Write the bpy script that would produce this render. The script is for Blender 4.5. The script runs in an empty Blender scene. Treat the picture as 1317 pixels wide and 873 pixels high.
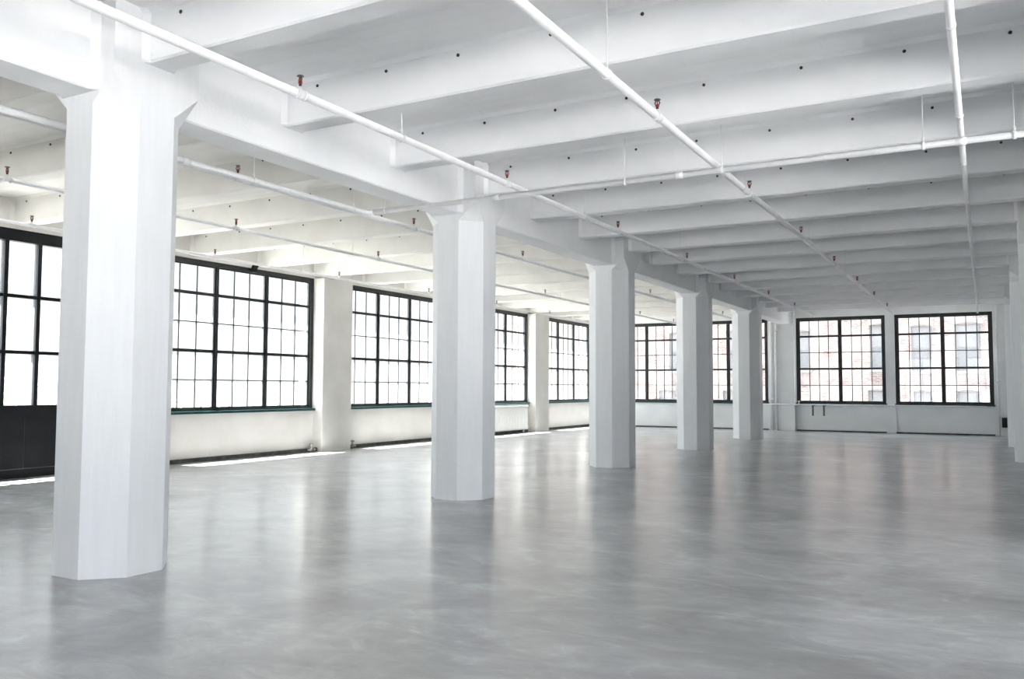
import bpy, math, random
from mathutils import Matrix, Vector
random.seed(7)
sc = bpy.context.scene
COL = sc.collection

# ------------------------------------------------------------------ camera
CAM_H = 1.6
YAW, PITCH, ROLL = 0.5055, 0.0571, 0.0036
def build_camera():
    cy, sy, cp, sp = math.cos(YAW), math.sin(YAW), math.cos(PITCH), math.sin(PITCH)
    fw = Vector((-sy * cp, cy * cp, sp)); r = Vector((cy, sy, 0)); u = r.cross(fw)
    r2 = r * math.cos(ROLL) + u * math.sin(ROLL); u2 = -r * math.sin(ROLL) + u * math.cos(ROLL)
    cd = bpy.data.cameras.new('camera'); cd.sensor_width = 36.0; cd.sensor_fit = 'HORIZONTAL'
    cd.lens = 1097.9 / 1317.0 * 36.0; cd.clip_start = 0.05; cd.clip_end = 1000
    co = bpy.data.objects.new('camera', cd); COL.objects.link(co)
    m = Matrix((r2, u2, -fw)).transposed().to_4x4(); m.translation = Vector((0, 0, CAM_H))
    co.matrix_world = m; sc.camera = co
build_camera()

# ------------------------------------------------------------------ sky, sun, exposure
SKY = 2.3
w = bpy.data.worlds.new('sky'); sc.world = w; w.use_nodes = True
bg = w.node_tree.nodes['Background']; bg.inputs[0].default_value = (0.88, 0.94, 1.0, 1); bg.inputs[1].default_value = SKY
sd = bpy.data.lights.new('sun', 'SUN'); sd.energy = 30; sd.angle = 0.009; sd.color = (1.0, 0.965, 0.92)
so = bpy.data.objects.new('sun', sd); COL.objects.link(so)
SUN_DIR = Vector((0.33, 0.10, -1.0)).normalized()
so.rotation_euler = SUN_DIR.to_track_quat('-Z', 'Y').to_euler()
so.location = (-40, 10, 60)
sc.view_settings.view_transform = 'Standard'; sc.view_settings.look = 'None'
sc.view_settings.gamma = 1.0; sc.view_settings.use_curve_mapping = False
sc.view_settings.exposure = 1.42

# daylight portals in the window openings (sampling guides for the sky, they emit nothing)
def portal(name, loc, rot, sx, sz):
    l = bpy.data.lights.new(name, 'AREA'); l.shape = 'RECTANGLE'; l.size = sx; l.size_y = sz
    l.cycles.is_portal = True
    o = bpy.data.objects.new(name, l); COL.objects.link(o); o.location = loc; o.rotation_euler = rot

# ------------------------------------------------------------------ layout (metres)
XC, Y0, S = -6.80, 4.984, 5.81          # main column row, first column, bay length
XR = 0.99                                # second column row on the right
CW, CC = 0.885, 0.264                    # column across flats, chamfer
ZC, ZJ, ZG = 4.90, 4.43, 4.13            # slab soffit, joist soffit, girder soffit
GH, JH = 0.20, 0.13                      # half widths girder / joist
XLP, XLS, XLG = -14.55, -14.85, -14.95   # left wall: pier face, spandrel face, glass
YBG, YBS = 34.50, 34.40                  # back wall: glass, face
YF, XRW = -13.0, 8.7                      # far ends behind / right of the camera
ZSILL, ZHEAD = 1.07, 4.37

# ------------------------------------------------------------------ materials
def new_mat(name):
    m = bpy.data.materials.new(name); m.use_nodes = True
    nt = m.node_tree; nt.nodes.clear()
    out = nt.nodes.new('ShaderNodeOutputMaterial'); b = nt.nodes.new('ShaderNodeBsdfPrincipled')
    nt.links.new(b.outputs[0], out.inputs[0])
    return m, nt, b, out
def N(nt, t, **kw):
    n = nt.nodes.new(t)
    for k, v in kw.items(): setattr(n, k, v)
    return n
def ramp(nt, stops):
    r = N(nt, 'ShaderNodeValToRGB'); e = r.color_ramp.elements
    e[0].position, e[0].color = stops[0][0], (*stops[0][1], 1); e[1].position, e[1].color = stops[-1][0], (*stops[-1][1], 1)
    for p, c in stops[1:-1]:
        x = e.new(p); x.color = (*c, 1)
    return r
def coords(nt, scale=(1, 1, 1)):
    g = N(nt, 'ShaderNodeNewGeometry'); mp = N(nt, 'ShaderNodeMapping'); mp.inputs['Scale'].default_value = scale
    nt.links.new(g.outputs['Position'], mp.inputs[0]); return mp
def noise_mat(name, c1, c2, scale=3.0, rough=0.6, bump=0.02, stretch=(1, 1, 1), bscale=40, detail=6, lo=0.35, hi=0.65, spec=0.5):
    m, nt, b, out = new_mat(name)
    mp = coords(nt, stretch)
    n = N(nt, 'ShaderNodeTexNoise'); n.inputs['Scale'].default_value = scale; n.inputs['Detail'].default_value = detail
    nt.links.new(mp.outputs[0], n.inputs['Vector'])
    r = ramp(nt, [(lo, c1), (hi, c2)]); nt.links.new(n.outputs[0], r.inputs[0]); nt.links.new(r.outputs[0], b.inputs['Base Color'])
    b.inputs['Roughness'].default_value = rough; b.inputs['Specular IOR Level'].default_value = spec
    if bump:
        n2 = N(nt, 'ShaderNodeTexNoise'); n2.inputs['Scale'].default_value = bscale; n2.inputs['Detail'].default_value = 4
        nt.links.new(mp.outputs[0], n2.inputs['Vector'])
        bp = N(nt, 'ShaderNodeBump'); bp.inputs['Strength'].default_value = bump * 10; bp.inputs['Distance'].default_value = 0.01
        nt.links.new(n2.outputs[0], bp.inputs['Height']); nt.links.new(bp.outputs[0], b.inputs['Normal'])
    return m
M = {}
M['paint_warm_lit'] = noise_mat('warm_lit_beam_paint', (0.81, 0.80, 0.765), (0.87, 0.86, 0.825), 2.0, 0.55, 0.02, bscale=25)  # beam white tinted cream to imitate warm sun bounce in the window bay
M['paint'] = noise_mat('white_paint', (0.86, 0.872, 0.89), (0.90, 0.91, 0.925), 2.0, 0.55, 0.02, bscale=25)
M['paint_col'] = noise_mat('white_column_paint', (0.80, 0.81, 0.825), (0.83, 0.84, 0.855), 2.5, 0.5, 0.015, stretch=(6, 6, 0.6), bscale=6)
M['paint_wall'] = noise_mat('cream_wall_paint', (0.70, 0.675, 0.645), (0.77, 0.75, 0.725), 1.3, 0.6, 0.03, bscale=14)
M['paint_back'] = noise_mat('cool_wall_paint', (0.78, 0.795, 0.80), (0.84, 0.85, 0.855), 1.3, 0.6, 0.03, bscale=14)
M['pipe'] = noise_mat('white_pipe_enamel', (0.78, 0.78, 0.79), (0.84, 0.84, 0.85), 8, 0.35, 0.01)
M['rad'] = noise_mat('radiator_enamel', (0.80, 0.80, 0.79), (0.85, 0.85, 0.84), 8, 0.4, 0.0)
M['frame'] = noise_mat('dark_window_steel', (0.007, 0.010, 0.011), (0.014, 0.019, 0.020), 12, 0.45, 0.01)
M['sill'] = noise_mat('dark_teal_sill', (0.004, 0.035, 0.035), (0.012, 0.06, 0.06), 9, 0.4, 0.01)
M['black'] = noise_mat('black_panel', (0.004, 0.005, 0.007), (0.009, 0.010, 0.012), 4, 0.55, 0.01, spec=0.25)
M['darkbase'] = noise_mat('dark_floor_joint', (0.03, 0.032, 0.03), (0.10, 0.10, 0.09), 7, 0.8, 0.05)
M['brass'] = noise_mat('sprinkler_bronze', (0.02, 0.03, 0.028), (0.06, 0.06, 0.05), 30, 0.35, 0.0)
M['red'] = noise_mat('sprinkler_red', (0.28, 0.01, 0.02), (0.40, 0.02, 0.03), 30, 0.4, 0.0)
M['hole'] = noise_mat('rusty_insert', (0.015, 0.015, 0.02), (0.09, 0.07, 0.06), 60, 0.7, 0.0)
M['steel'] = noise_mat('galvanised_steel', (0.45, 0.45, 0.46), (0.6, 0.6, 0.6), 30, 0.4, 0.0)
M['rusty'] = noise_mat('stained_fitting', (0.18, 0.16, 0.14), (0.62, 0.60, 0.56), 14, 0.7, 0.05)
M['facade'] = noise_mat('pale_stone_facade', (0.19, 0.195, 0.20), (0.22, 0.225, 0.23), 0.2, 0.8, 0.0)
M['facwin'] = noise_mat('facade_window', (0.10, 0.105, 0.11), (0.125, 0.13, 0.135), 0.3, 0.5, 0.0)
M['leaf'] = noise_mat('tree_leaves', (0.10, 0.16, 0.07), (0.25, 0.33, 0.16), 2, 0.7, 0.0)
M['bark'] = noise_mat('tree_bark', (0.10, 0.08, 0.06), (0.18, 0.15, 0.12), 6, 0.9, 0.05)
M['street'] = noise_mat('street', (0.20, 0.195, 0.185), (0.25, 0.245, 0.235), 0.5, 0.9, 0.0)
M['reflector'] = noise_mat('pale_reflector', (0.76, 0.76, 0.76), (0.82, 0.82, 0.82), 1.0, 0.9, 0.0)  # bright surface of the added light-bouncing slab outside
M['stone'] = noise_mat('window_stone', (0.13, 0.125, 0.13), (0.16, 0.155, 0.16), 2, 0.8, 0.0)
M['bwin'] = noise_mat('brick_house_window', (0.11, 0.115, 0.125), (0.14, 0.145, 0.155), 1, 0.4, 0.0)
M['bblind'] = noise_mat('window_blind', (0.17, 0.17, 0.18), (0.20, 0.20, 0.21), 1, 0.6, 0.0)

def ceiling_mat():
    m, nt, b, out = new_mat('board_marked_ceiling')
    mp = coords(nt, (1, 1, 1))
    n = N(nt, 'ShaderNodeTexNoise'); n.inputs['Scale'].default_value = 1.5; n.inputs['Detail'].default_value = 5
    nt.links.new(mp.outputs[0], n.inputs['Vector'])
    r = ramp(nt, [(0.35, (0.86, 0.868, 0.88)), (0.65, (0.90, 0.908, 0.92))]); nt.links.new(n.outputs[0], r.inputs[0])
    # warm tint over the window bay imitates sun bounced up from the floor
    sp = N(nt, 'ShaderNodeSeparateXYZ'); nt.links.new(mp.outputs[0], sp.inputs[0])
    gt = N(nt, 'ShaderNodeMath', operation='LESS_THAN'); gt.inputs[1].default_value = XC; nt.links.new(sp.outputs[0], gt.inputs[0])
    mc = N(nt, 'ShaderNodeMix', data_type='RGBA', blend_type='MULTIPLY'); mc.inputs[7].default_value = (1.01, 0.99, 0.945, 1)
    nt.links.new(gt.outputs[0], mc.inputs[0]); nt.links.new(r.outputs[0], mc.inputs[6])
    nt.links.new(mc.outputs[2], b.inputs['Base Color']); b.inputs['Roughness'].default_value = 0.6
    bt = N(nt, 'ShaderNodeTexBrick'); bt.inputs['Scale'].default_value = 1.0
    bt.inputs['Brick Width'].default_value = 2.6; bt.inputs['Row Height'].default_value = 0.19; bt.inputs['Mortar Size'].default_value = 0.008
    bt.inputs['Color1'].default_value = (0, 0, 0, 1); bt.inputs['Color2'].default_value = (0.25, 0.25, 0.25, 1); bt.inputs['Mortar'].default_value = (1, 1, 1, 1)
    nt.links.new(mp.outputs[0], bt.inputs['Vector'])
    bp = N(nt, 'ShaderNodeBump'); bp.inputs['Strength'].default_value = 0.9; bp.inputs['Distance'].default_value = 0.02; bp.invert = True
    nt.links.new(bt.outputs['Color'], bp.inputs['Height']); nt.links.new(bp.outputs[0], b.inputs['Normal'])
    return m
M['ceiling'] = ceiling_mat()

def floor_mat():
    m, nt, b, out = new_mat('polished_concrete')
    mp = coords(nt, (1, 1, 1))
    mp.inputs['Rotation'].default_value = (0, 0, -0.5)
    n = N(nt, 'ShaderNodeTexNoise'); n.inputs['Scale'].default_value = 0.55; n.inputs['Detail'].default_value = 9; n.inputs['Roughness'].default_value = 0.62; n.inputs['Distortion'].default_value = 0.6
    nt.links.new(mp.outputs[0], n.inputs['Vector'])
    r = ramp(nt, [(0.30, (0.31, 0.31, 0.315)), (0.5, (0.415, 0.42, 0.425)), (0.70, (0.56, 0.57, 0.58))]); nt.links.new(n.outputs[0], r.inputs[0])
    # fine trowel streaks
    mp2 = coords(nt, (1.0, 1.9, 1)); mp2.inputs['Rotation'].default_value = (0, 0, 0.45)
    n2 = N(nt, 'ShaderNodeTexNoise'); n2.inputs['Scale'].default_value = 1.6; n2.inputs['Detail'].default_value = 10; n2.inputs['Roughness'].default_value = 0.72; n2.inputs['Distortion'].default_value = 1.2
    nt.links.new(mp2.outputs[0], n2.inputs['Vector'])
    r2 = ramp(nt, [(0.38, (0.90, 0.90, 0.90)), (0.55, (1, 1, 1)), (0.70, (1.20, 1.21, 1.22))]); nt.links.new(n2.outputs[0], r2.inputs[0])
    mx = N(nt, 'ShaderNodeMix', data_type='RGBA', blend_type='MULTIPLY'); mx.inputs[0].default_value = 1
    nt.links.new(r.outputs[0], mx.inputs[6]); nt.links.new(r2.outputs[0], mx.inputs[7]); nt.links.new(mx.outputs[2], b.inputs['Base Color'])
    rr = N(nt, 'ShaderNodeMapRange'); rr.inputs[3].default_value = 0.20; rr.inputs[4].default_value = 0.29
    nt.links.new(n2.outputs[0], rr.inputs[0]); nt.links.new(rr.outputs[0], b.inputs['Roughness'])
    b.inputs['Specular IOR Level'].default_value = 0.42
    bp = N(nt, 'ShaderNodeBump'); bp.inputs['Strength'].default_value = 0.03; bp.inputs['Distance'].default_value = 0.006
    nt.links.new(n2.outputs[0], bp.inputs['Height']); nt.links.new(bp.outputs[0], b.inputs['Normal'])
    return m
M['floor'] = floor_mat()

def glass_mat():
    m = bpy.data.materials.new('veiled_glass'); m.use_nodes = True; nt = m.node_tree; nt.nodes.clear()
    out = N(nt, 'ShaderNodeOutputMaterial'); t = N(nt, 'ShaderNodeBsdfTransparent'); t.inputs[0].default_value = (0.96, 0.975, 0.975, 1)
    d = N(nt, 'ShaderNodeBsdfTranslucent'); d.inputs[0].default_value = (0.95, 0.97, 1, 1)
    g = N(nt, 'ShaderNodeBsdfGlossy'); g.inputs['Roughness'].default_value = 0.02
    m1 = N(nt, 'ShaderNodeMixShader'); m1.inputs[0].default_value = 0.05  # translucent share lays a bright veil standing in for overexposed glare
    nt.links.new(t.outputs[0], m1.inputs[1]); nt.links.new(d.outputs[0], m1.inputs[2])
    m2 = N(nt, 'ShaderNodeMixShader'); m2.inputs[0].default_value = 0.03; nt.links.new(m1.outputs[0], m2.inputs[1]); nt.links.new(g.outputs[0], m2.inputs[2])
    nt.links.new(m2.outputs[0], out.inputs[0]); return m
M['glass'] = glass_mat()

def brick_mat():
    m, nt, b, out = new_mat('red_brick')
    g = N(nt, 'ShaderNodeNewGeometry'); sx = N(nt, 'ShaderNodeSeparateXYZ'); cx = N(nt, 'ShaderNodeCombineXYZ')
    nt.links.new(g.outputs['Position'], sx.inputs[0]); nt.links.new(sx.outputs[0], cx.inputs[0]); nt.links.new(sx.outputs[2], cx.inputs[1])
    bt = N(nt, 'ShaderNodeTexBrick'); bt.inputs['Scale'].default_value = 1.0; bt.inputs['Brick Width'].default_value = 0.24; bt.inputs['Row Height'].default_value = 0.085
    bt.inputs['Mortar Size'].default_value = 0.012
    bt.inputs['Color1'].default_value = (0.068, 0.034, 0.028, 1); bt.inputs['Color2'].default_value = (0.16, 0.107, 0.097, 1); bt.inputs['Mortar'].default_value = (0.22, 0.205, 0.198, 1)
    nt.links.new(cx.outputs[0], bt.inputs['Vector'])
    n = N(nt, 'ShaderNodeTexNoise'); n.inputs['Scale'].default_value = 1.1; n.inputs['Detail'].default_value = 8; nt.links.new(cx.outputs[0], n.inputs['Vector'])
    r = ramp(nt, [(0.42, (0, 0, 0)), (0.62, (1, 1, 1))]); nt.links.new(n.outputs[0], r.inputs[0])
    mx = N(nt, 'ShaderNodeMix', data_type='RGBA'); nt.links.new(r.outputs[0], mx.inputs[0]); nt.links.new(bt.outputs[0], mx.inputs[6]); mx.inputs[7].default_value = (0.21, 0.182, 0.174, 1)
    nt.links.new(mx.outputs[2], b.inputs['Base Color']); b.inputs['Roughness'].default_value = 0.85
    return m
M['brick'] = brick_mat()

# ------------------------------------------------------------------ mesh helpers
class MB:
    def __init__(s): s.v = []; s.f = []
    def box(s, x0, x1, y0, y1, z0, z1):
        b = len(s.v)
        s.v += [(x, y, z) for z in (z0, z1) for y in (y0, y1) for x in (x0, x1)]
        s.f += [tuple(b + i for i in q) for q in ((0, 2, 3, 1), (4, 5, 7, 6), (0, 1, 5, 4), (2, 6, 7, 3), (0, 4, 6, 2), (1, 3, 7, 5))]
        return s
    def loft(s, rings, cap=True):
        b = len(s.v); n = len(rings[0])
        for r in rings: s.v += [tuple(p) for p in r]
        for i in range(len(rings) - 1):
            for j in range(n):
                k = (j + 1) % n
                s.f.append((b + i * n + j, b + i * n + k, b + (i + 1) * n + k, b + (i + 1) * n + j))
        if cap:
            s.f.append(tuple(b + j for j in reversed(range(n)))); s.f.append(tuple(b + (len(rings) - 1) * n + j for j in range(n)))
        return s
    def tube(s, p0, p1, r0, r1=None, n=12, cap=True):
        r1 = r0 if r1 is None else r1
        p0, p1 = Vector(p0), Vector(p1); d = (p1 - p0).normalized()
        a = Vector((0, 0, 1)) if abs(d.z) < 0.9 else Vector((1, 0, 0)); u = d.cross(a).normalized(); v = d.cross(u)
        R = lambda p, r: [p + (u * math.cos(t) + v * math.sin(t)) * r for t in [2 * math.pi * i / n for i in range(n)]]
        return s.loft([R(p0, r0), R(p1, r1)], cap)
    def path(s, pts, r, n=12):
        pts = [Vector(p) for p in pts]; rings = []
        up = None
        for i, p in enumerate(pts):
            d = (pts[min(i + 1, len(pts) - 1)] - pts[max(i - 1, 0)]).normalized()
            if up is None: up = Vector((0, 0, 1)) if abs(d.z) < 0.9 else Vector((1, 0, 0))
            u = d.cross(up).normalized(); v = u.cross(d).normalized(); up = v
            rings.append([p + (u * math.cos(t) + v * math.sin(t)) * r for t in [2 * math.pi * k / n for k in range(n)]])
        return s.loft(rings)
    def mesh(s, name, mat, smooth=False):
        me = bpy.data.meshes.new(name); me.from_pydata(s.v, [], s.f); me.validate(); me.update()
        import bmesh
        bm = bmesh.new(); bm.from_mesh(me); bmesh.ops.recalc_face_normals(bm, faces=bm.faces); bm.to_mesh(me); bm.free()
        me.materials.append(M[mat])
        if smooth:
            for p in me.polygons: p.use_smooth = len(p.vertices) == 4
        return me
    def build(s, name, mat, parent=None, loc=None, rz=0, smooth=False):
        return link(name, s.mesh(name, mat, smooth), parent, loc, rz)
def link(name, me, parent=None, loc=None, rz=0):
    o = bpy.data.objects.new(name, me); COL.objects.link(o)
    if parent is not None: o.parent = parent
    if loc is not None: o.location = loc
    if rz: o.rotation_euler = (0, 0, rz)
    return o
def empty(name, loc=(0, 0, 0), rz=0):
    o = bpy.data.objects.new(name, None); COL.objects.link(o); o.location = loc; o.rotation_euler = (0, 0, rz); o.empty_display_size = 0.2; return o
def tag(o, label, cat=None, group=None, kind=None):
    o['label'] = label
    if cat: o['category'] = cat
    if group: o['group'] = group
    if kind: o['kind'] = kind
    return o
def struct(o, label): return tag(o, label, kind='structure')

# ------------------------------------------------------------------ room shell
struct(MB().box(XLS - 0.6, XRW + 0.4, YF - 0.5, YBS + 0.6, -0.3, 0).build('floor', 'floor'), 'polished grey concrete floor with cloudy trowel marks')
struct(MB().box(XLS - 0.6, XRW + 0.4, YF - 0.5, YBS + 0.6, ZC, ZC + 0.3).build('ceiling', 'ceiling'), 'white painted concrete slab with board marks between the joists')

WL0 = 11.78                                   # first regular window start on the left wall
LWIN = [(WL0 + S * n, WL0 + S * n + 4.70) for n in range(-1, 4)]
LWIN[-1] = (LWIN[-1][0], 33.85)
BWIN = [(-14.14, -10.94), (-10.66, -7.48), (-6.40, -3.20), (-2.88, 0.28)]
def wall_left():
    b = MB(); xo = XLS - 0.5
    b.box(xo, XLS, YF - 0.3, YBS + 0.5, ZHEAD, ZC)
    edges = [YF - 0.3] + [e for wn in LWIN for e in wn] + [YBS + 0.5]
    for i in range(0, len(edges), 2):
        if i == len(edges) - 2: b.box(xo, XLS, edges[i], edges[i + 1], 0, ZHEAD)
        else: b.box(xo, XLP, edges[i], edges[i + 1], 0, ZHEAD)
    for i, (a, c) in enumerate(LWIN):
        if i != 0: b.box(xo, XLS, a, c, 0, ZSILL)
    return b.build('wall_left', 'paint_wall')
struct(wall_left(), 'cream painted window wall with deep piers and plain spandrels')
def wall_back():
    b = MB(); yo = YBS + 0.5
    b.box(XLS, XR + CW / 2, YBS, yo, ZHEAD, ZC)
    edges = [XLS] + [e for wn in BWIN for e in wn] + [XR + CW / 2]
    for i in range(0, len(edges), 2): b.box(edges[i], edges[i + 1], YBS - (0.06 if i in (2, 6) else 0), yo, 0, ZHEAD)
    for a, c in BWIN: b.box(a, c, YBS, yo, 0, ZSILL)
    b.box(-7.02, -6.44, YBS - 0.22, YBS, 0, ZC)      # pilaster under the girder end
    return b.build('wall_back', 'paint_back')
struct(wall_back(), 'white painted end wall with paired windows and a pilaster')
struct(MB().box(XR + CW / 2, XR + CW / 2 + 0.25, Y0 + S, YBS + 0.5, 0, ZC).build('wall_right', 'paint_back'), 'plain white blank wall behind the second column row')
struct(MB().box(XR + CW / 2 + 0.25, XRW + 0.4, Y0 + S, Y0 + S + 0.25, 0, ZC).build('wall_partition', 'paint_back'), 'plain white cross wall closing the side bay')
FWIN = [(-10.8, -7.4), (-6.2, -1.9), (-1.4, 2.9), (3.5, 8.2)]
ZFS, ZFH = 0.10, 4.40                         # unseen glazing behind and beside the camera, made taller to brighten the ceiling
def wall_front():
    b = MB(); b.box(XLS, XRW, YF - 0.4, YF, ZFH, ZC)
    edges = [XLS] + [e for wn in FWIN for e in wn] + [XRW]
    for i in range(0, len(edges), 2): b.box(edges[i], edges[i + 1], YF - 0.4, YF, 0, ZFH)
    for a, c in FWIN: b.box(a, c, YF - 0.4, YF, 0, ZFS)
    return b.build('wall_front', 'paint_back')
struct(wall_front(), 'white painted window wall closing the near end of the loft')
SWIN = [(-12.6, -9.8), (-9.2, -5.4), (-4.9, 0.5), (1.1, 5.4), (6.6, 10.2)]
def wall_side():
    b = MB(); b.box(XRW, XRW + 0.4, YF - 0.4, Y0 + S, ZFH, ZC)
    edges = [YF - 0.4] + [e for wn in SWIN for e in wn] + [Y0 + S]
    for i in range(0, len(edges), 2): b.box(XRW, XRW + 0.4, edges[i], edges[i + 1], 0, ZFH)
    for a, c in SWIN: b.box(XRW, XRW + 0.4, a, c, 0, ZFS)
    return b.build('wall_side', 'paint_back')
struct(wall_side(), 'white painted window wall of the side bay')

# dark joints along the foot of the walls
def base_left():
    b = MB()
    for i, (a, c) in enumerate(LWIN):
        if i != 0: b.box(XLS, XLS + 0.05, a + 0.02, c - 0.02, 0, 0.085)
    return b.build('baseboard_left', 'darkbase')
struct(base_left(), 'dark low strip along the foot of the window wall')
def base_back():
    b = MB()
    for a, c in BWIN: b.box(a, c, YBS - 0.02, YBS, 0, 0.05)
    return b.build('baseboard_back', 'darkbase')
struct(base_back(), 'dark thin joint along the foot of the end wall')

# ------------------------------------------------------------------ windows
FROWS = [(ZFS + 0.06, 1.5, 1), (1.5, 3.1, 1), (3.1, ZFH - 0.10, 1)]
ROWS = [(1.13, 2.39, 2), (2.39, 3.64, 2), (3.64, 4.27, 1)]
def sash_mesh(wd, h, cols, rows, key, cache={}):
    k = (round(wd, 3), round(h, 3), cols, rows)
    if k not in cache:
        t, d = 0.035, 0.025; b = MB()
        b.box(0, t, -d, d, 0, h).box(wd - t, wd, -d, d, 0, h).box(t, wd - t, -d, d, 0, t).box(t, wd - t, -d, d, h - t, h)
        m = 0.012
        for i in range(1, cols):
            x = t + (wd - 2 * t) * i / cols; b.box(x - m, x + m, -0.015, 0.015, t, h - t)
        for j in range(1, rows):
            z = t + (h - 2 * t) * j / rows
            for i in range(cols):
                xa = t + (wd - 2 * t) * i / cols + (m if i else 0); xb = t + (wd - 2 * t) * (i + 1) / cols - (m if i < cols - 1 else 0)
                b.box(xa, xb, -0.015, 0.015, z - m, z + m)
        pw, ph = (wd - 2 * t) / cols, (h - 2 * t) / rows
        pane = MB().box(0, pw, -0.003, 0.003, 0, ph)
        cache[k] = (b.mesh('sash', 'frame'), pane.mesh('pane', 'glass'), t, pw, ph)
    return cache[k]
def window(num, label, origin, rz, width, ncol, ncell, glazed=True, fw=0.11, zs=ZSILL, zh=ZHEAD, rows=ROWS):
    """frame in local coordinates: x along the wall, y outwards, z up"""
    mw = 0.06
    b = MB()
    b.box(0, fw, -0.06, 0.08, zs, zh).box(width - fw, width, -0.06, 0.08, zs, zh)
    b.box(fw, width - fw, -0.06, 0.08, zh - 0.10, zh).box(fw, width - fw, -0.06, 0.08, zs, zs + 0.06)
    cwid = (width - 2 * fw - mw * (ncol - 1)) / ncol
    for c in range(1, ncol):
        x = fw + c * cwid + (c - 1) * mw; b.box(x, x + mw, -0.05, 0.07, zs + 0.06, zh - 0.10)
    o = b.build('window_%d' % num, 'frame', loc=origin, rz=rz); struct(o, label)
    MB().box(-0.03, width + 0.03, -0.17, -0.06, zs - 0.045, zs + 0.012).build('sill', 'sill', o)
    for c in range(ncol):
        x = fw + c * (cwid + mw)
        for (z0, z1, rw) in rows:
            me, pm, t, pw, ph = sash_mesh(cwid, z1 - z0, ncell, rw, None)
            s = link('sash', me, o, (x, 0, z0))
            if glazed:
                for i in range(ncell):
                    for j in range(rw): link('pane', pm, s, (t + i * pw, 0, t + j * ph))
    if glazed:
        for c in range(ncol):          # little sash lifts on the lower rail
            x = fw + c * (cwid + mw)
            for q in (0.25, 0.75):
                MB().box(x + cwid * q - 0.035, x + cwid * q + 0.035, -0.06, -0.025, 1.165, 1.18).box(x + cwid * q - 0.01, x + cwid * q + 0.01, -0.055, -0.025, 1.18, 1.225).build('sash_lift', 'steel', o)
    return o
R90 = math.pi / 2
wn = 0
LL = {1: 'tall dark steel window with three sash columns beside the black panelled bay',
      2: 'tall dark steel window in the window wall, second bay from the black panelled one',
      3: 'tall dark steel window above the white ribbed radiator',
      4: 'tall dark steel window next to the corner with the end wall'}
for i, (a, c) in enumerate(LWIN):
    if i == 0: continue
    wn += 1
    window(wn, LL[i], (XLG, a, 0), R90, c - a, 3, 3, glazed=True)
    portal('daylight_portal', (XLG - 0.2, (a + c) / 2, 2.7), (0, -R90, 0), 3.3, c - a)
BL = ['end wall window in the corner by the long window wall', 'end wall window beside the two upright pipes', 'end wall window above two small grey brackets', 'end wall window next to the blank wall']
for i, (a, c) in enumerate(BWIN):
    wn += 1
    window(wn, 'dark steel ' + BL[i], (a, YBG, 0), 0, c - a, 2, 4, fw=0.10)
    portal('daylight_portal', ((a + c) / 2, YBG + 0.2, 2.7), (-R90, 0, 0), c - a, 3.3)
for (a, c) in FWIN:
    wn += 1
    window(wn, 'wide dark steel window in the near end wall', (c, YF - 0.15, 0), math.pi, c - a, 3, 2, glazed=False, zs=ZFS, zh=ZFH, rows=FROWS)
    portal('daylight_portal', ((a + c) / 2, YF - 0.3, 2.5), (R90, 0, 0), c - a, 4.5)
for (a, c) in SWIN:
    wn += 1
    window(wn, 'wide dark steel window in the side bay wall', (XRW + 0.15, c, 0), -R90, c - a, 3, 2, glazed=False, zs=ZFS, zh=ZFH, rows=FROWS)
    portal('daylight_portal', (XRW + 0.3, (a + c) / 2, 2.5), (0, R90, 0), 4.5, c - a)

# the black glazed bay
def black_bay():
    global wn
    wn += 1
    a, c = LWIN[0]; wd = c - a
    b = MB(); zt = 4.42
    b.box(0, wd, -0.08, 0.08, 4.16, zt - 0.05).box(0, wd, -0.08, 0.08, 1.04, 1.27)
    xs = [8.68 - a + 0.60 * k for k in range(-4, 4)]; xs = [x for x in xs if 0.1 < x < wd - 0.1]
    for x in xs: b.box(x - 0.035, x + 0.035, -0.06, 0.06, 1.27, 4.16)
    for z in (2.205, 3.195): b.box(0, wd, -0.05, 0.05, z - 0.03, z + 0.03)
    b.box(0, 0.08, -0.08, 0.08, 1.27, 4.16).box(wd - 0.08, wd, -0.08, 0.08, 1.27, 4.16)
    o = b.build('window_%d' % wn, 'black', loc=(XLG, a, 0), rz=R90); struct(o, 'black framed glazed bay with large panes and solid black lower panels')
    ed = [0.08] + [x for x in xs] + [wd - 0.08]
    for i in range(len(ed) - 1):
        for z0, z1 in ((1.27, 2.175), (2.235, 3.165), (3.225, 4.16)):
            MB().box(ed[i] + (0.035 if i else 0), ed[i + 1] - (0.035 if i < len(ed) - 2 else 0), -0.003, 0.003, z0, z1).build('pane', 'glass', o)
    n = 3
    for k in range(n):
        MB().box(wd * k / n + 0.01, wd * (k + 1) / n - 0.01, -0.06, 0.05, 0.16, 1.04).build('lower_panel', 'black', o)
    MB().box(0, wd, -0.10, 0.06, 0.0, 0.15).build('kick_board', 'black', o)
    portal('daylight_portal', (XLG - 0.2, (a + c) / 2, 2.7), (0, -R90, 0), 3.0, c - a)
black_bay()

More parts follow.
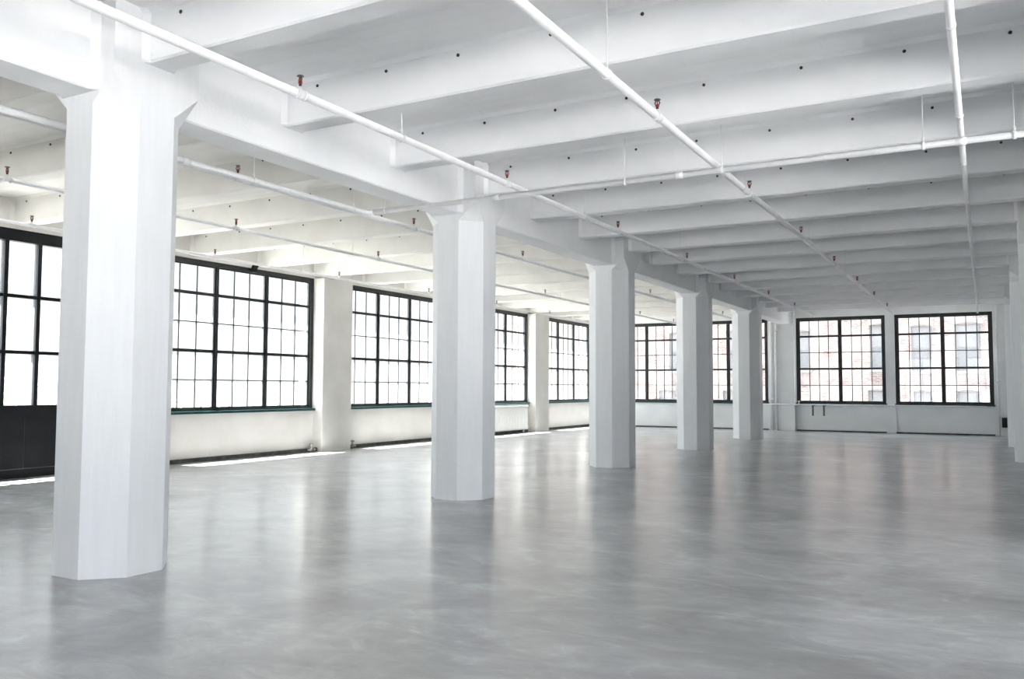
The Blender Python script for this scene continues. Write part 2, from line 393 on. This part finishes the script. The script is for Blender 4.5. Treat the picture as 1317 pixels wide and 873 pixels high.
# ------------------------------------------------------------------ columns
def column_mesh():
    a = CW / 2; q = a - CC
    def octa(z): return [(-a, -q, z), (-q, -a, z), (q, -a, z), (a, -q, z), (a, q, z), (q, a, z), (-q, a, z), (-a, q, z)]
    z1, z2 = 4.03, 4.27
    def sq(z): return [(-a, -a, z), (-a, -a, z), (a, -a, z), (a, -a, z), (a, a, z), (a, a, z), (-a, a, z), (-a, a, z)]
    b = MB()
    v = octa(0) + octa(z1) + [(-a, -a, z2), (a, -a, z2), (a, a, z2), (-a, a, z2)] + [(-a, -a, ZC), (a, -a, ZC), (a, a, ZC), (-a, a, ZC)]
    f = [tuple(reversed(range(8)))]
    for j in range(8): f.append((j, (j + 1) % 8, 8 + (j + 1) % 8, 8 + j))
    # broaches at the four chamfers: octagon edges 0-1, 2-3, 4-5, 6-7
    for k in range(4): f.append((8 + 2 * k, 8 + 2 * k + 1, 16 + k))
    # flat faces between: (1,2)->sq0,1  (3,4)->sq1,2 (5,6)->sq2,3 (7,0)->sq3,0
    for k in range(4): f.append((8 + 2 * k + 1, 8 + (2 * k + 2) % 8, 16 + (k + 1) % 4, 16 + k))
    for k in range(4): f.append((16 + k, 16 + (k + 1) % 4, 20 + (k + 1) % 4, 20 + k))
    f.append((20, 21, 22, 23))
    b.v, b.f = v, f
    return b
cmesh = column_mesh().mesh('column', 'paint_col')
NTH = {-3: 'eighth', -2: 'seventh', 4: 'first', 3: 'second', 2: 'third', 1: 'fourth', 0: 'fifth', -1: 'sixth'}
for k in range(-3, 5):
    o = link('column', cmesh, None, (XC, Y0 + S * k, 0))
    tag(o, 'white octagonal middle-row column, %s from the end wall' % NTH[k], 'column', 'octagonal columns of the middle row')
for k in range(-3, 5):
    o = link('column', cmesh, None, (XR, Y0 + S * k, 0))
    tag(o, ('white column against the blank wall, %s from the end wall' if k > 0 else 'white freestanding column in line with the blank wall, %s from the end wall') % NTH[k], 'column', 'columns along the blank wall')

# ------------------------------------------------------------------ girders and joists
def girder(x, y0, y1, label, group):
    h = GH; fl = 0.06
    def ring(y, e): return [(x - h - e + 0.015, y, ZG), (x + h + e - 0.015, y, ZG), (x + h + e, y, ZG + 0.015), (x + h + e, y, ZC), (x - h - e, y, ZC), (x - h - e, y, ZG + 0.015)]
    b = MB(); b.loft([ring(y0, fl), ring(y0 + fl, 0), ring(y1 - fl, 0), ring(y1, fl)])
    tag(b.build('girder', 'paint'), label, 'girder', group)
for (x, nm, grp) in ((XC, 'middle-row', 'girders of the middle row'), (XR, 'blank-wall', 'girders along the blank wall')):
    for k in range(-3, 5):
        y0 = Y0 + S * k + CW / 2; y1 = Y0 + S * (k + 1) - CW / 2
        if k == 4: y1 = YBS - (0.22 if x == XC else 0)
        pos = {4: 'from the first column to the end wall'}.get(k) or 'between the %s and %s columns from the end wall' % (NTH[k + 1], NTH[k])
        girder(x, y0, y1, 'white %s girder %s' % (nm, pos), grp)
hole_me = None
def hole_mesh():
    b = MB(); b.tube((0, -0.006, 0), (0, 0.004, 0), 0.017, n=8); return b.mesh('insert', 'hole')
hole_me = hole_mesh()
def joist(x0, x1, y, label, group, holes=None, mat='paint'):
    fl = 0.05; h = JH; c = 0.018; tf = 0.04
    def ring(x, e): return [(x, y - h - e + c, ZJ), (x, y - h - e, ZJ + c), (x, y - h - e, ZC - tf), (x, y - h - e - tf, ZC), (x, y + h + e + tf, ZC), (x, y + h + e, ZC - tf), (x, y + h + e, ZJ + c), (x, y + h + e - c, ZJ)]
    b = MB(); b.loft([ring(x0, fl), ring(x0 + fl, 0), ring(x1 - fl, 0), ring(x1, fl)])
    o = tag(b.build('joist', mat), label, 'joist', group)
    if holes:
        n = max(1, int((x1 - x0) / 0.92))
        for i in range(n):
            link('insert', hole_me, o, (x0 + 0.45 + 0.92 * i + random.uniform(-.06, .06), y - h, 4.805 + random.uniform(-.008, .008)))
    return o
def jlabel(k, side):
    j, r = divmod(k, 3)
    if r == 0: return 'white %s joist framing into the %s column from the end wall' % (side, NTH[j])
    return 'white %s joist, %s past the %s column towards the end wall' % (side, 'first' if r == 1 else 'second', NTH[j])
for k in range(-9, 15):
    y = Y0 + S * k / 3
    atc = k % 3 == 0
    e = CW / 2 if atc else GH
    joist(XC + e, XR - e, y, jlabel(k, 'inner-bay'), 'joists of the inner bay', holes=(0 <= k <= 7))
    joist(XLS, XC - e, y, jlabel(k, 'window-bay'), 'joists of the window bay', holes=(0 <= k <= 6), mat='paint_warm_lit')
    if k <= 2: joist(XR + e, XRW, y, jlabel(k, 'side-bay'), 'joists of the side bay')

# ------------------------------------------------------------------ sprinkler pipes
def head_parts():
    b = MB()
    b.tube((0, 0, 0), (0, 0, 0.03), 0.014, n=8).tube((0, 0, 0.03), (0, 0, 0.045), 0.02, n=6)
    b.tube((-0.016, 0, 0.045), (-0.026, 0, 0.07), 0.006, n=6).tube((0.016, 0, 0.045), (0.026, 0, 0.07), 0.006, n=6)
    b.tube((-0.026, 0, 0.07), (-0.006, 0, 0.10), 0.006, n=6).tube((0.026, 0, 0.07), (0.006, 0, 0.10), 0.006, n=6)
    d = MB(); d.tube((0, 0, 0.098), (0, 0, 0.106), 0.034, 0.03, n=12)
    u = MB(); u.tube((0, 0, 0.045), (0, 0, 0.098), 0.006, n=6).tube((0, 0, 0.03), (0, 0, 0.05), 0.021, n=6)
    return b.mesh('sprinkler_head', 'brass'), d.mesh('deflector', 'brass'), u.mesh('bulb', 'red')
HEAD = head_parts()
def pipe_run(pts, r, label, group, heads=(), hangers=(), couplings=(), name='sprinkler_pipe'):
    """pts: centre line; heads/hangers/couplings: positions on the straight run"""
    root = empty(name, pts[0])
    L = lambda p: tuple(Vector(p) - Vector(pts[0]))
    MB().path([L(p) for p in pts], r, 14).build('pipe', 'pipe', root, smooth=True)
    d = (Vector(pts[-1]) - Vector(pts[0])).normalized() if len(pts) == 2 else (Vector(pts[1]) - Vector(pts[0])).normalized()
    for p in heads:
        p = Vector(p)
        MB().tube(L(p - d * 0.06), L(p - d * 0.035), r * 1.28, n=14).tube(L(p - d * 0.035), L(p + d * 0.035), r * 1.16, n=14).tube(L(p + d * 0.035), L(p + d * 0.06), r * 1.28, n=14).tube(L(p), L(p + Vector((0, 0, r + 0.03))), 0.019, n=10).build('tee_fitting', 'pipe', root, smooth=True)
        h = link('sprinkler_head', HEAD[0], root, L(p + Vector((0, 0, r + 0.03))))
        h.rotation_euler = (0, 0, random.uniform(-.5, .5)); h.scale = (0.95, 0.95, 0.95)
        link('deflector', HEAD[1], h); link('bulb', HEAD[2], h)
    for p in hangers:
        p = Vector(p); b = MB()
        b.tube(L(p - d * 0.016), L(p + d * 0.016), r * 1.22, n=14)
        b.tube(L(p + Vector((0, 0, r))), L(p + Vector((0, 0, r + 0.05))), 0.012, n=8)
        hg = b.build('hanger_ring', 'pipe', root, smooth=True)
        MB().tube(L(p + Vector((0, 0, r + 0.05))), L(Vector((p.x, p.y, ZC))), 0.006, n=6).build('hanger_rod', 'pipe', hg)
    for p in couplings:
        p = Vector(p)
        MB().tube(L(p - d * 0.05), L(p + d * 0.05), r * 1.2, n=14).build('coupling', 'pipe', root, smooth=True)
    return tag(root, label, 'pipe', group)
ylist = lambda a, st, hi, lo=YF + 0.5: [a + st * i for i in range(-6, 12) if lo < a + st * i < hi]
def avoid(y):    # keep hanger rods clear of the joists
    k = round((y - Y0) / (S / 3)); yk = Y0 + S * k / 3
    return yk + math.copysign(0.19, y - yk) if abs(y - yk) < 0.40 else y
def long_pipe(x, z, r, label, a, yend=33.2, hang=None, st=3.76, couple=(), group='long sprinkler pipes', extra=()):
    pipe_run([(x, YF, z), (x, yend, z)] + list(extra), r, label, group, heads=[(x, y, z) for y in ylist(a, st, yend)] if a is not None else (),
             hangers=[(x, avoid(y), z) for y in ylist(hang, 4.65, yend)] if hang else (), couplings=[(x, y, z) for y in couple])
long_pipe(-5.26, 4.20, 0.038, 'white sprinkler pipe in the inner bay beside the middle columns', 5.6, 31.4, 7.11)
long_pipe(-2.68, 4.20, 0.038, 'white sprinkler pipe running along the middle of the inner bay', 7.7, 31.4, 6.45, st=3.66)
pipe_run([(-0.15, YF, 4.20), (-0.15, 31.0, 4.20), (-0.15, 31.08, 4.19), (-0.15, 31.12, 4.15), (-0.15, 31.12, 4.06)], 0.03, 'white sprinkler pipe with a drop end running nearest the blank wall', 'long sprinkler pipes',
         hangers=[(-0.15, avoid(y), 4.20) for y in ylist(6.9, 4.0, 30.5)], couplings=[(-0.15, y, 4.20) for y in (9.0, 13.3, 17.6, 22.0, 26.3, 30.6)])
long_pipe(-10.70, 4.20, 0.030, 'thin white sprinkler pipe along the middle of the window bay', 6.2, 33.0, 8.2)
long_pipe(-13.42, 4.20, 0.026, 'thin white sprinkler pipe running close above the window wall', 8.2, 33.0, 5.1)
# the pair left of the columns; the upper one turns and crosses the right hand bay
long_pipe(-8.10, 4.20, 0.036, 'white pipe with sprinklers, one of the pair on the window side of the columns', 7.55, 33.0, None)
ZX, YX, XX = 4.075, 9.50, -7.62
ang = [(XX, YX - 0.12, ZX)] + [(XX + 0.12 * (1 - math.cos(t)), YX - 0.12 + 0.12 * math.sin(t), ZX) for t in [R90 * i / 5 for i in range(1, 6)]]
pipe_run([(XX, YF, ZX)] + ang, 0.034, 'upper white pipe of the pair, turning below the joists to cross the bay', 'feed pipes',
         hangers=[(XX, y, ZX) for y in (1.9, 7.35, 9.2)], couplings=[(XX, 6.35, ZX)], name='feed_pipe')
pipe_run([(XX + 0.125, YX, ZX), (XR + 7, YX, ZX)], 0.034, 'white feed pipe crossing the inner bay below the joists', 'feed pipes',
         hangers=[(x, YX, ZX) for x in (-3.72, -2.55, -0.49, 0.31, -7.30, 3.5, 6.0)], couplings=[(x, YX, ZX) for x in (-5.5, -3.05, -0.15)], name='feed_pipe')

# upright pipes and low pipe at the end wall
def upright(x, y, r, label, z1=ZC, couple=(), group=None):
    root = empty('riser_pipe', (x, y, 0))
    MB().tube((0, 0, 0), (0, 0, z1), r, n=14).build('pipe', 'pipe', root, smooth=True)
    MB().tube((0, 0, 0), (0, 0, 0.02), r * 1.8, n=14).build('floor_flange', 'pipe', root)
    for z in couple: MB().tube((0, 0, z - 0.05), (0, 0, z + 0.05), r * 1.3, n=14).build('coupling', 'pipe', root, smooth=True)
    tag(root, label, 'pipe', group)
upright(-7.30, YBS - 0.16, 0.075, 'thick white upright pipe beside the end wall window', couple=(1.2,), group='upright pipes by the pilaster')
upright(-7.10, YBS - 0.32, 0.045, 'slim white upright pipe in front of the pilaster edge', couple=(1.2, 3.9), group='upright pipes by the pilaster')
upright(0.40, YBS - 0.12, 0.04, 'slim white upright pipe in the corner by the blank wall', couple=(1.85, 3.15))
def low_pipe():
    root = empty('low_pipe', (-8.0, YBS - 0.40, 1.02)); 
    MB().tube((0, 0, 0), (8.05, 0, 0), 0.022, n=10).build('pipe', 'pipe', root, smooth=True)
    for x in (1.45, 1.75):
        v = MB(); v.tube((x - 0.04, 0, 0), (x + 0.04, 0, 0), 0.035, n=10).tube((x, 0, 0.02), (x, 0, 0.12), 0.014, n=8).tube((x, 0, 0.12), (x, 0, 0.14), 0.05, n=12)
        v.build('valve', 'pipe', root, smooth=True)
    for x in (2.25, 2.65):
        MB().box(x - 0.03, x + 0.03, 0.03, 0.06, -0.42, -0.02).box(x - 0.03, x + 0.03, -0.02, 0.39, -0.05, -0.02).build('bracket', 'stone', root)
    for x in (4.5, 7.0): MB().box(x - 0.015, x + 0.015, 0.0, 0.39, -0.04, -0.02).build('bracket', 'pipe', root)
    tag(root, 'thin white pipe with valves running along the end wall below the windows', 'pipe')
low_pipe()
def control_box():
    root = empty('control_box', (0.57, YBS, 0.30))
    MB().box(-0.08, 0.08, -0.10, 0, 0, 0.34).build('housing', 'black', root)
    MB().box(-0.065, 0.065, -0.112, -0.10, 0.03, 0.31).build('cover', 'black', root)
    MB().tube((0, -0.05, 0.34), (0, -0.05, 0.55), 0.012, n=8).build('conduit', 'pipe', root)
    tag(root, 'small black control box low on the end wall in the corner', 'control box')
control_box()
# radiator under the third regular window
def radiator():
    a, c = LWIN[3]
    root = empty('radiator', (XLS + 0.14, a + 1.6, 0.12))
    W, Hh = 2.75, 0.82
    MB().box(-0.03, 0.03, 0, W, 0, Hh).build('panel', 'rad', root)
    n = 34; me = MB().loft([[(0.03, 0, z), (0.055, 0.02, z), (0.055, 0.045, z), (0.03, 0.065, z)] for z in (0.03, Hh - 0.03)]).mesh('rib', 'rad')
    for i in range(n): link('rib', me, root, (0, 0.03 + i * (W - 0.06) / n, 0))
    MB().box(-0.05, 0.06, -0.01, W + 0.01, Hh, Hh + 0.03).build('top_grille', 'rad', root)
    for y in (0.3, W - 0.3): MB().box(-0.02, 0.03, y - 0.03, y + 0.03, -0.12, 0).build('foot', 'rad', root)
    MB().tube((0, W, 0.08), (0, W + 0.12, 0.08), 0.02, n=8).tube((0, W + 0.12, 0.08), (0, W + 0.12, -0.12), 0.02, n=8).build('supply_pipe', 'rad', root)
    tag(root, 'white ribbed panel radiator below a window of the long window wall', 'radiator')
radiator()
# old valve stubs at the pier feet
def stub(y, label, sgn):
    root = empty('valve_stub', (XLS + 0.16, y, 0))
    MB().tube((0, 0, 0), (0, 0, 0.22), 0.03, n=10).tube((0, -0.12 * sgn, 0.06), (0, 0.14 * sgn, 0.06), 0.028, n=10).build('pipe_stub', 'rusty', root, smooth=True)
    MB().tube((0, 0, 0.17), (0, 0, 0.21), 0.055, n=10).build('collar', 'rusty', root)
    MB().tube((0, 0.14 * sgn, 0.06), (0, 0.18 * sgn, 0.06), 0.05, n=8).build('cap', 'darkbase', root)
    tag(root, label, 'valve')
stub(LWIN[1][1] - 0.22, 'stained pipe stub at the pier foot beside the black panelled bay window', 1)
stub(LWIN[2][0] + 0.25, 'stained pipe stub at the foot of the second window from the black bay', -1)
# capital brackets where joists meet the piers
def pier_bracket(i, label):
    y0, y1 = LWIN[i][1] + 0.40, LWIN[i + 1][0] - 0.06; n = 10
    def ring(yy):
        pts = [(XLS, yy, ZC), (XLS, yy, ZHEAD), (XLP - 0.02, yy, ZHEAD)]
        for t in range(1, n + 1): pts.append((XLP - 0.02 + 0.50 * (1 - math.cos(R90 * t / n)), yy, ZHEAD + (ZC - ZHEAD) * math.sin(R90 * t / n)))
        return pts
    b = MB(); b.loft([ring(y0), ring(y1)])
    tag(b.build('pier_capital', 'paint_wall'), label, 'capital', 'flared capitals on the window wall piers')
PL = {1: 'cream flared capital on the pier beside the first window after the black bay', 2: 'cream flared capital on the pier two windows from the black bay', 3: 'cream flared capital on the pier after the radiator window'}
for i in (1, 2, 3): pier_bracket(i, PL[i])
# window shade hook
root = empty('shade_hook', (XLG + 0.12, 14.35, 4.33))
MB().loft([[(0, y, -0.06), (0.06, y, -0.06), (0.07, y, 0.02), (0.12, y, 0.09), (0.04, y, 0.11), (0, y, 0.05)] for y in (-0.06, 0.06)]).build('hook', 'black', root)
MB().box(-0.06, 0.0, -0.09, 0.09, -0.04, 0.03).build('mounting_plate', 'black', root)
tag(root, 'small black curved hook on the head of a window frame', 'hook')

# ------------------------------------------------------------------ outside
struct(MB().box(-200, 120, -120, 320, -9.2, -9.0).build('ground_street', 'street'), 'pale street far below the windows')
struct(MB().box(-20, XRW + 0.5, YF - 26, YF - 0.5, -0.9, -0.6).box(XRW + 0.5, XRW + 26, YF - 26, 24, -0.9, -0.6).build('ground_reflector', 'reflector'), 'added unseen pale terrace outside the near end of the loft')  # unseen slab added to bounce sunlight up onto the ceiling
def brick_house():
    Y = 46.0
    root = empty('brick_building', (-6, Y, -9))
    L = lambda x, z: (x + 6, z + 9)
    wins = [(-3.12, -2.2, 2.5, 4.7, 0), (-1.2, -0.12, 2.5, 4.75, 0), (-5.0, -4.1, 2.6, 4.8, 0), (-8.6, -7.9, 2.6, 4.6, 0), (-12.2, -11.3, 2.6, 4.7, 0), (-15.4, -14.5, 2.6, 4.7, 0), (-18.8, -17.9, 2.6, 4.7, 0),
            (-3.05, -2.28, 0.2, 1.5, 0), (-1.15, -0.28, 0.2, 1.52, 1), (-5.1, -4.2, 0.2, 1.55, 0), (-16.0, -15.1, 0.2, 1.5, 0), (-12.4, -11.5, 0.2, 1.5, 0)]
    MB().box(-22, 16, 0.25, 8, 0, 18).build('core_wall', 'brick', root)
    # front skin in strips leaving real openings
    xs = sorted({-22.0, 16.0} | {wv + 6 for wdw in wins for wv in wdw[:2]})
    b = MB()
    for i in range(len(xs) - 1):
        xm = (xs[i] + xs[i + 1]) / 2
        cuts = sorted([(wd[2] + 9, wd[3] + 9) for wd in wins if wd[0] + 6 < xm < wd[1] + 6])
        z = 0
        for c0, c1 in cuts:
            if c0 > z: b.box(xs[i], xs[i + 1], 0, 0.25, z, c0)
            z = max(z, c1)
        b.box(xs[i], xs[i + 1], 0, 0.25, z, 18)
    b.build('front_wall', 'brick', root)
    for (x0, x1, z0, z1, bl) in wins:
        xa, za = L(x0, z0); xb, zb = L(x1, z1); wd = xb - xa
        fr = MB(); t = 0.07
        fr.box(xa, xa + t, 0.14, 0.24, za, zb).box(xb - t, xb, 0.14, 0.24, za, zb).box(xa + t, xb - t, 0.14, 0.24, zb - t, zb).box(xa + t, xb - t, 0.14, 0.24, za, za + t).box(xa + t, xb - t, 0.14, 0.24, (za + zb) / 2 - 0.04, (za + zb) / 2 + 0.04)
        f = fr.build('window', 'stone', root)
        MB().box(xa + t, xb - t, 0.18, 0.22, za + t, (za + zb) / 2 - 0.04).build('window_pane', 'bblind' if bl else 'bwin', f)
        MB().box(xa + t, xb - t, 0.18, 0.22, (za + zb) / 2 + 0.04, zb - t).build('window_pane', 'bblind', f)
        n = 8; am = MB()      # segmental arch lintel
        lo = [(xa - 0.08 + (wd + 0.16) * i / n, -0.04, zb - 0.02 + 0.10 * math.sin(math.pi * i / n)) for i in range(n + 1)]
        hi = [(p[0], p[1], p[2] + 0.22) for p in reversed(lo)]
        r0 = lo + hi; am.loft([r0, [(p[0], 0.02, p[2]) for p in r0]])
        am.build('lintel', 'stone', root)
        MB().box(xa - 0.1, xb + 0.1, -0.08, 0.14, za - 0.12, za).build('window_ledge', 'stone', root)
    tag(root, 'red brick building with arched window lintels facing the end wall windows', 'building')
brick_house()
def facade():
    X = -120.0
    root = empty('pale_building', (X, 150, -9))
    MB().box(-12, 0, -95, 130, 0, 60).build('wall', 'facade', root)  # carried up far above its windows to block sky light
    MB().box(-12.5, 0.3, -95.5, 130.5, 60, 60.6).build('parapet', 'facade', root)
    for z in (8.6, 17.0, 28.0): MB().box(0, 0.2, -95, 130, z - 0.2, z).build('cornice', 'facade', root)
    me = MB().box(0, 0.06, -0.85, 0.85, 0, 1.55).box(0.06, 0.12, -0.05, 0.05, 0, 1.55).mesh('window', 'facwin')
    for r in range(6):
        for c in range(48): link('window', me, root, (0, -92 + 4.1 * c, 9.2 + 2.85 * r))
    tag(root, 'long pale stone building with rows of small windows across the street', 'building')
facade()
def tree(x, y, h, rad, label):
    root = empty('street_tree', (x, y, -9))
    b = MB(); b.tube((0, 0, 0), (0.1, 0, h * 0.62), 0.22, 0.12, n=8)
    for i in range(7):
        a = i * 2.4; b.tube((0.07, 0, h * (0.35 + 0.035 * i)), (math.cos(a) * rad * 0.6, math.sin(a) * rad * 0.6, h * (0.55 + 0.05 * i)), 0.08, 0.03, n=6)
    b.build('trunk', 'bark', root)
    lv = MB()
    for i in range(2600):
        u, v, t = random.random(), random.uniform(-1, 1), random.random() * 2 * math.pi
        rr = rad * u ** 0.4; q = math.sqrt(1 - v * v)
        p = Vector((rr * q * math.cos(t), rr * q * math.sin(t), h * 0.72 + rr * v * 0.95))
        p += Vector((math.sin(p.z * 3) * .3, math.cos(p.x * 3) * .3, 0))
        d1 = Vector((random.uniform(-1, 1), random.uniform(-1, 1), random.uniform(-1, 1))).normalized(); d2 = d1.orthogonal().normalized()
        s = random.uniform(0.10, 0.2); k = len(lv.v)
        lv.v += [tuple(p - d1 * s), tuple(p + d2 * s * .5), tuple(p + d1 * s), tuple(p - d2 * s * .5)]; lv.f.append((k, k + 1, k + 2, k + 3))
    f = lv.build('foliage', 'leaf', root); f['kind'] = 'stuff'
    tag(root, label, 'tree', 'street trees outside the window wall')
tree(-40, 24.2, 11.6, 3.0, 'pale green street tree seen through the black framed bay')
tree(-46, 39.0, 11.3, 2.6, 'pale green street tree seen low in the window after the black bay')
